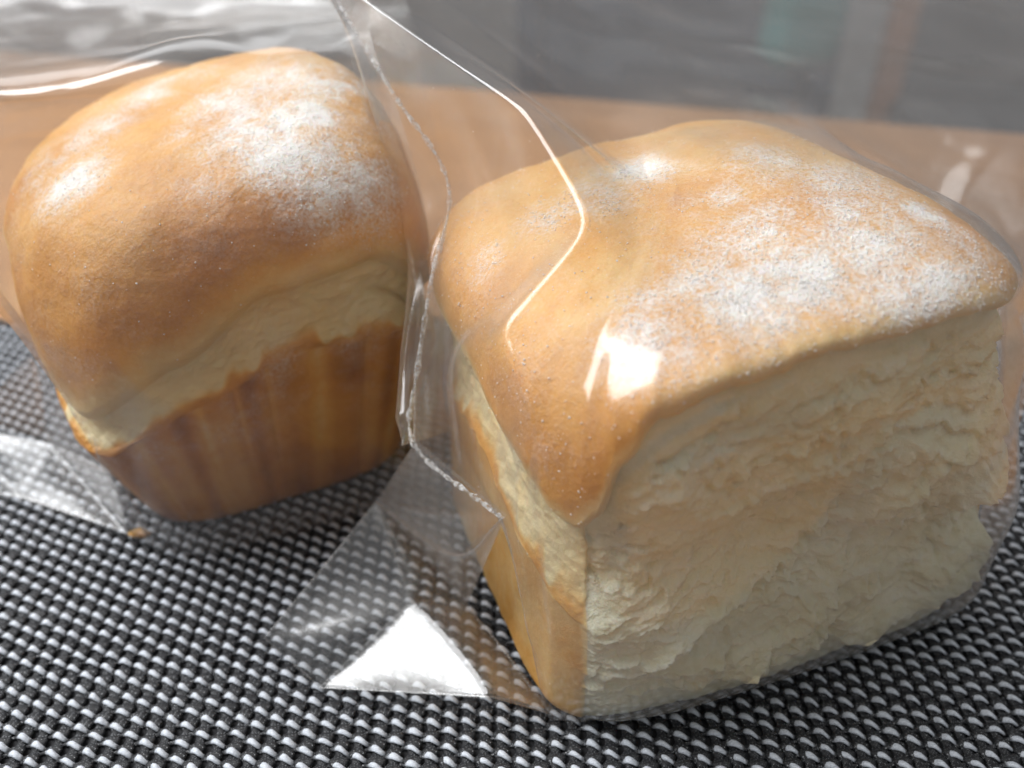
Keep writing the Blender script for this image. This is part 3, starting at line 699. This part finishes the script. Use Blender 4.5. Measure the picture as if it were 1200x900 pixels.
def film_wrinkle(G, seed, amp=0.05, crease=0.05, facet=0.16):
    n = grid_normals(G); f = G.reshape(-1, 3)
    d = amp * fbm(f * 0.33, seed, 2) + 0.25 * amp * fbm(f * np.array([0.9, 0.5, 0.5]), seed + 1, 2)
    w = f + 0.5 * np.stack([vnoise(f * 0.6, seed + k) for k in (5, 6, 7)], -1)
    for s, k in ((0.42, 11), (0.8, 12)):                  # sharp thin creases
        c = np.clip(1 - np.abs(vnoise(w * np.array([s, s * 0.6, s * 0.6]), seed + k)) * 7, 0, 1)
        d = d + crease * c ** 1.5 * sstep(-0.1, 0.4, vnoise(f * 0.35, seed + k + 20)) * (0.4 / s)
    nr, nc = G.shape[:2]
    rg = np.random.default_rng(seed)
    for k in range(6):                                    # flat facets between straight folds
        v = rg.normal(0, 1, 3); v /= np.linalg.norm(v); s = rg.uniform(0.16, 0.42)
        t = f @ v * s + 0.35 * vnoise(f * 0.25, seed + 60 + k)
        d = d + facet * (np.abs((t % 1.0) - 0.5) * 2 - 0.5) * sstep(0.0, 0.5, vnoise(f * 0.22, seed + 70 + k)) * (0.3 / s)
    e = np.minimum(np.minimum(np.arange(nr), np.arange(nr)[::-1])[:, None] / 10.0, np.minimum(np.arange(nc), np.arange(nc)[::-1])[None] / 10.0)
    return G + n * (d.reshape(G.shape[:2]) * np.clip(e, 0, 1))[..., None]

def film_part(name, grids, root, mat=None, weld=True):
    V, Fc, o = [], [], 0
    for G in grids:
        V.append(G.reshape(-1, 3)); Fc.append(grid_faces(*G.shape[:2]) + o); o += G.shape[0] * G.shape[1]
    me = mesh_from(np.concatenate(V), np.concatenate(Fc))
    if weld:
        bm = bmesh.new(); bm.from_mesh(me); bmesh.ops.remove_doubles(bm, verts=bm.verts, dist=0.00002); bm.to_mesh(me); bm.free()
        me.polygons.foreach_set('use_smooth', np.ones(len(me.polygons), bool))
    return link(name, me, mat or M_FILM, root)

def tri_grid(a, b, c, n=14, sag=0.0, seed=0):
    a, b, c = (np.array(q, float) for q in (a, b, c))
    V = []; idx = {}
    nn = np.cross(b - a, c - a); nn /= np.linalg.norm(nn) + 1e-9
    for i in range(n + 1):
        for j in range(n + 1 - i):
            u, v = i / n, j / n; w = 1 - u - v
            idx[i, j] = len(V); V.append(a * w + b * u + c * v + nn * sag * 27 * u * v * w)
    T = []
    for i in range(n):
        for j in range(n - i):
            T.append((idx[i, j], idx[i + 1, j], idx[i, j + 1]))
            if j < n - i - 1: T.append((idx[i + 1, j], idx[i + 1, j + 1], idx[i, j + 1]))
    return np.array(V), np.array(T)

def facet_part(name, tris, root, sag=0.03, mat=None, lift=0.0):
    tris = [[(p[0] + lift * 0.8, p[1] + lift * 0.4, p[2] + lift) for p in t] for t in tris]
    V, T, o = [], [], 0
    for k, (a, b, c) in enumerate(tris):
        v, t = tri_grid(a, b, c, 16, sag * (1 if k % 2 else -1)); V.append(v); T.append(t + o); o += len(v)
    me = mesh_from(np.concatenate(V), np.concatenate(T))
    bm = bmesh.new(); bm.from_mesh(me); bmesh.ops.remove_doubles(bm, verts=bm.verts, dist=0.00002)
    bmesh.ops.recalc_face_normals(bm, faces=bm.faces); bm.to_mesh(me); bm.free()
    me.polygons.foreach_set('use_smooth', np.ones(len(me.polygons), bool))
    return link(name, me, mat or M_FILM, root)

def ribbon(name, pts, width, root, mat, n=200, seed=0):
    """narrow crimped strip along a polyline"""
    C = catmull(np.array(pts, float)[:, None, :], n)[:, 0]
    tng = np.gradient(C, axis=0); tng /= np.linalg.norm(tng, axis=-1, keepdims=True)
    view = np.array([0.15, -0.7, 0.7]); side = np.cross(tng, view); side /= np.linalg.norm(side, axis=-1, keepdims=True)
    up = np.cross(side, tng)
    zz = 0.012 * fbm(C * 9, seed, 2)[:, None] * up
    w = width * (0.7 + 0.5 * vnoise(C * 7, seed + 3))[:, None]
    G = np.stack([C - side * w * 0.5 + zz, C + zz + up * 0.02, C + side * w * 0.5 + zz], 1)
    return film_part(name, [G], root, mat)

near_bag = thing('clear_bag', 'clear plastic bag around the torn loaf, its corner folded out on the placemat', 'plastic bag', (0, 0, 0))
FPn = np.array(FRONT_PANEL, float); RPn = np.array(REAR_PANEL, float)
def linear_rows(C, n):
    t = np.linspace(0, len(C) - 1, n); i = np.minimum(t.astype(int), len(C) - 2); u = (t - i)[:, None, None]
    return C[i] * (1 - u) + C[i + 1] * u
kink = 0.8 * linear_rows(FPn[:, 0:2], 150) + 0.2 * catmull(FPn[:, 0:2], 150)      # the film is kinked, not curved, along seam and ridge
kink = np.stack([np.convolve(np.pad(kink[:, a, b], 1, mode='edge'), [0.25, 0.5, 0.25], 'valid') for a in (0, 1) for b in (0, 1, 2)], -1).reshape(150, 2, 3)
gA = kink[:, :1] + (kink[:, 1:] - kink[:, :1]) * np.linspace(0, 1, 24)[None, :, None]
gB = patch(FPn[:, 1:], 150, 150)
gB = gB + (kink[:, 1:] - gB[:, :1]) * (np.clip(1 - np.arange(150) / 30.0, 0, 1) ** 2)[None, :, None]
gB = relax(gB, BVH_NEAR, 0.12, 14); gB = folds(gB, NEAR_FOLDS); gB = film_wrinkle(gB, 101, 0.06, 0.04, 0.13); gB = relax(gB, BVH_NEAR, 0.06, 1)
gA = relax(gA, BVH_NEAR, 0.07, 6); gA = film_wrinkle(gA, 103, 0.05, 0.05, 0.24)
gA[:, -1] = gB[:, 0]
film_part('front_film', [gA, gB], near_bag)
gR = patch(RPn, 150, 110); gR = gR + (kink[np.minimum((np.arange(150) / 149 * 149 * 6 / 8).astype(int), 149), :1] - gR[:, :1]) * (np.clip(1 - np.arange(110) / 12.0, 0, 1) ** 2)[None, :, None]; gR = relax(gR, BVH_NEAR, 0.1, 5); gR = film_wrinkle(gR, 107, 0.08)
film_part('rear_film', [gR], near_bag)
srng = np.random.default_rng(12)
pickd = np.concatenate([gB.reshape(-1, 3)[srng.choice(gB.shape[0] * gB.shape[1], 260)], gA.reshape(-1, 3)[srng.choice(gA.shape[0] * gA.shape[1], 70)]]) + srng.normal(0, 0.01, (330, 3))
octa_ = np.array([(1, 0, 0), (-1, 0, 0), (0, 1, 0), (0, -1, 0), (0, 0, 1), (0, 0, -1)], float)
of_ = np.array([(0, 2, 4), (2, 1, 4), (1, 3, 4), (3, 0, 4), (2, 0, 5), (1, 2, 5), (3, 1, 5), (0, 3, 5)])
rv = 0.004 + 0.008 * srng.random(len(pickd)) ** 3
sv = pickd[:, None] + octa_[None] * rv[:, None, None]
g = link('flour_grains', mesh_from(sv.reshape(-1, 3), (of_[None] + (np.arange(len(pickd)) * 6)[:, None, None]).reshape(-1, 3), False), M_FLOUR, near_bag); g['kind'] = 'stuff'
q = FLAP
flap = [(q['v1'], q['v4'], q['v8']), (q['v4'], q['v5'], q['v8']), (q['v8'], q['v5'], q['v6']), (q['v8'], q['v6'], q['v9']),
    (q['v9'], q['v6'], q['v7']), (q['v1'], q['v8'], q['v9']), (q['v1'], q['v9'], q['v3']), (q['v1'], q['v3'], q['v2']), (q['v3'], q['v9'], q['v2']), (q['v10'], q['v1'], q['v2'])]
facet_part('folded_corner', flap, near_bag, 0.05)
facet_part('folded_corner', flap, near_bag, 0.09, None, 0.06)     # the corner is two plies thick
ribbon('seam', [FRONT_PANEL[k][0] for k in range(1, 8)], 0.11, near_bag, M_SEAM, 260, 5)

far_bag = thing('clear_bag', 'clear plastic bag around the fluted domed loaf at the left', 'plastic bag', (0, 0, 0))
gF = patch(np.array(FAR_PANEL, float), 140, 110); gF = drape(gF, BVH_FAR, 0.08); gF = folds(gF, FAR_FOLDS); gF = film_wrinkle(gF, 111, 0.14, 0.06, 0.14); gF = relax(gF, BVH_FAR, 0.06, 1)
film_part('front_film', [gF], far_bag, M_FILM_FAR)
gQ = patch(np.array(FAR_REAR, float), 90, 80); gQ = film_wrinkle(gQ, 117, 0.08); gQ[:, 0] = patch(np.array(FAR_PANEL, float)[:7], 90, 10)[:, 0]
film_part('rear_film', [gQ], far_bag, M_FILM_FAR)
q = FAR_FLAP
facet_part('folded_corner', [(q['u2'], q['u3'], q['u11']), (q['u3'], q['u4'], q['u5']), (q['u3'], q['u5'], q['u11']), (q['u11'], q['u5'], q['u6']), (q['u11'], q['u6'], q['u9']), (q['u9'], q['u6'], q['u7']),
    (q['u2'], q['u11'], q['u10']), (q['u10'], q['u11'], q['u9'])], far_bag)

def fold_tube(name, pts, r, root, n=80, mat=None):
    """tight rounded fold of the film: an open half tube along a polyline"""
    C = catmull(np.array(pts, float)[:, None, :], n)[:, 0]
    tng = np.gradient(C, axis=0); tng /= np.linalg.norm(tng, axis=-1, keepdims=True)
    up = np.array([0.0, -0.3, 0.95]); side = np.cross(tng, up); side /= np.linalg.norm(side, axis=-1, keepdims=True)
    upv = np.cross(side, tng)
    th = np.linspace(-1.9, 1.9, 11)
    rr = r * np.sin(np.pi * np.linspace(0.06, 0.94, n))[:, None, None] ** 0.5
    G = C[:, None] + rr * (np.sin(th)[None, :, None] * side[:, None] + np.cos(th)[None, :, None] * upv[:, None])
    return film_part(name, [G], root, mat)

q = FLAP
for pts, r in (([q['v4'], q['v11'], q['v1']], 0.035), ([q['v1'], q['v3'], q['v2']], 0.05), ([q['v4'], q['v5']], 0.025), ([q['v5'], q['v6'], q['v7']], 0.03), ([q['v1'], q['v8']], 0.03), ([q['v8'], q['v9'], q['v7']], 0.025), ([q['v5'], q['v8']], 0.025)):
    fold_tube('fold', pts, r, near_bag)
q = FAR_FLAP
for pts, r in (([q['u8'], q['u9'], q['u7']], 0.10), ([q['u4'], q['u5'], q['u6']], 0.06), ([q['u3'], q['u2']], 0.04), ([q['u2'], q['u11'], q['u9']], 0.03)):
    fold_tube('fold', pts, r, far_bag)

fold_tube('fold', [REAR_PANEL[k][1] for k in range(1, 7)], 0.05, near_bag, 120)
fold_tube('fold', [FRONT_PANEL[k][0] for k in range(1, 8)], 0.03, near_bag, 120)

# ---------------------------------------------------------------- a crumb fallen from the far loaf
bm = bmesh.new(); bmesh.ops.create_icosphere(bm, subdivisions=2, radius=1.0)
for v in bm.verts:
    p = np.array([[v.co.x * 1.7, v.co.y * 1.7, v.co.z * 1.7]]); k = 1 + 0.35 * float(vnoise(p, 9)[0])
    v.co = Vector((v.co.x * 0.24 * k, v.co.y * 0.13 * k, v.co.z * 0.09 * k)) * U
me = bm_mesh(bm, True); attr(me, 'brown', np.full(len(me.vertices), 0.45)); attr(me, 'flour', np.zeros(len(me.vertices)))
crumb = link('crumb', me, M_CRUST); crumb.location = (-8.1 * U, 13.95 * U, 0.06 * U)
crumb['label'] = 'small orange crumb on the placemat by the fluted loaf'; crumb['category'] = 'crumb'
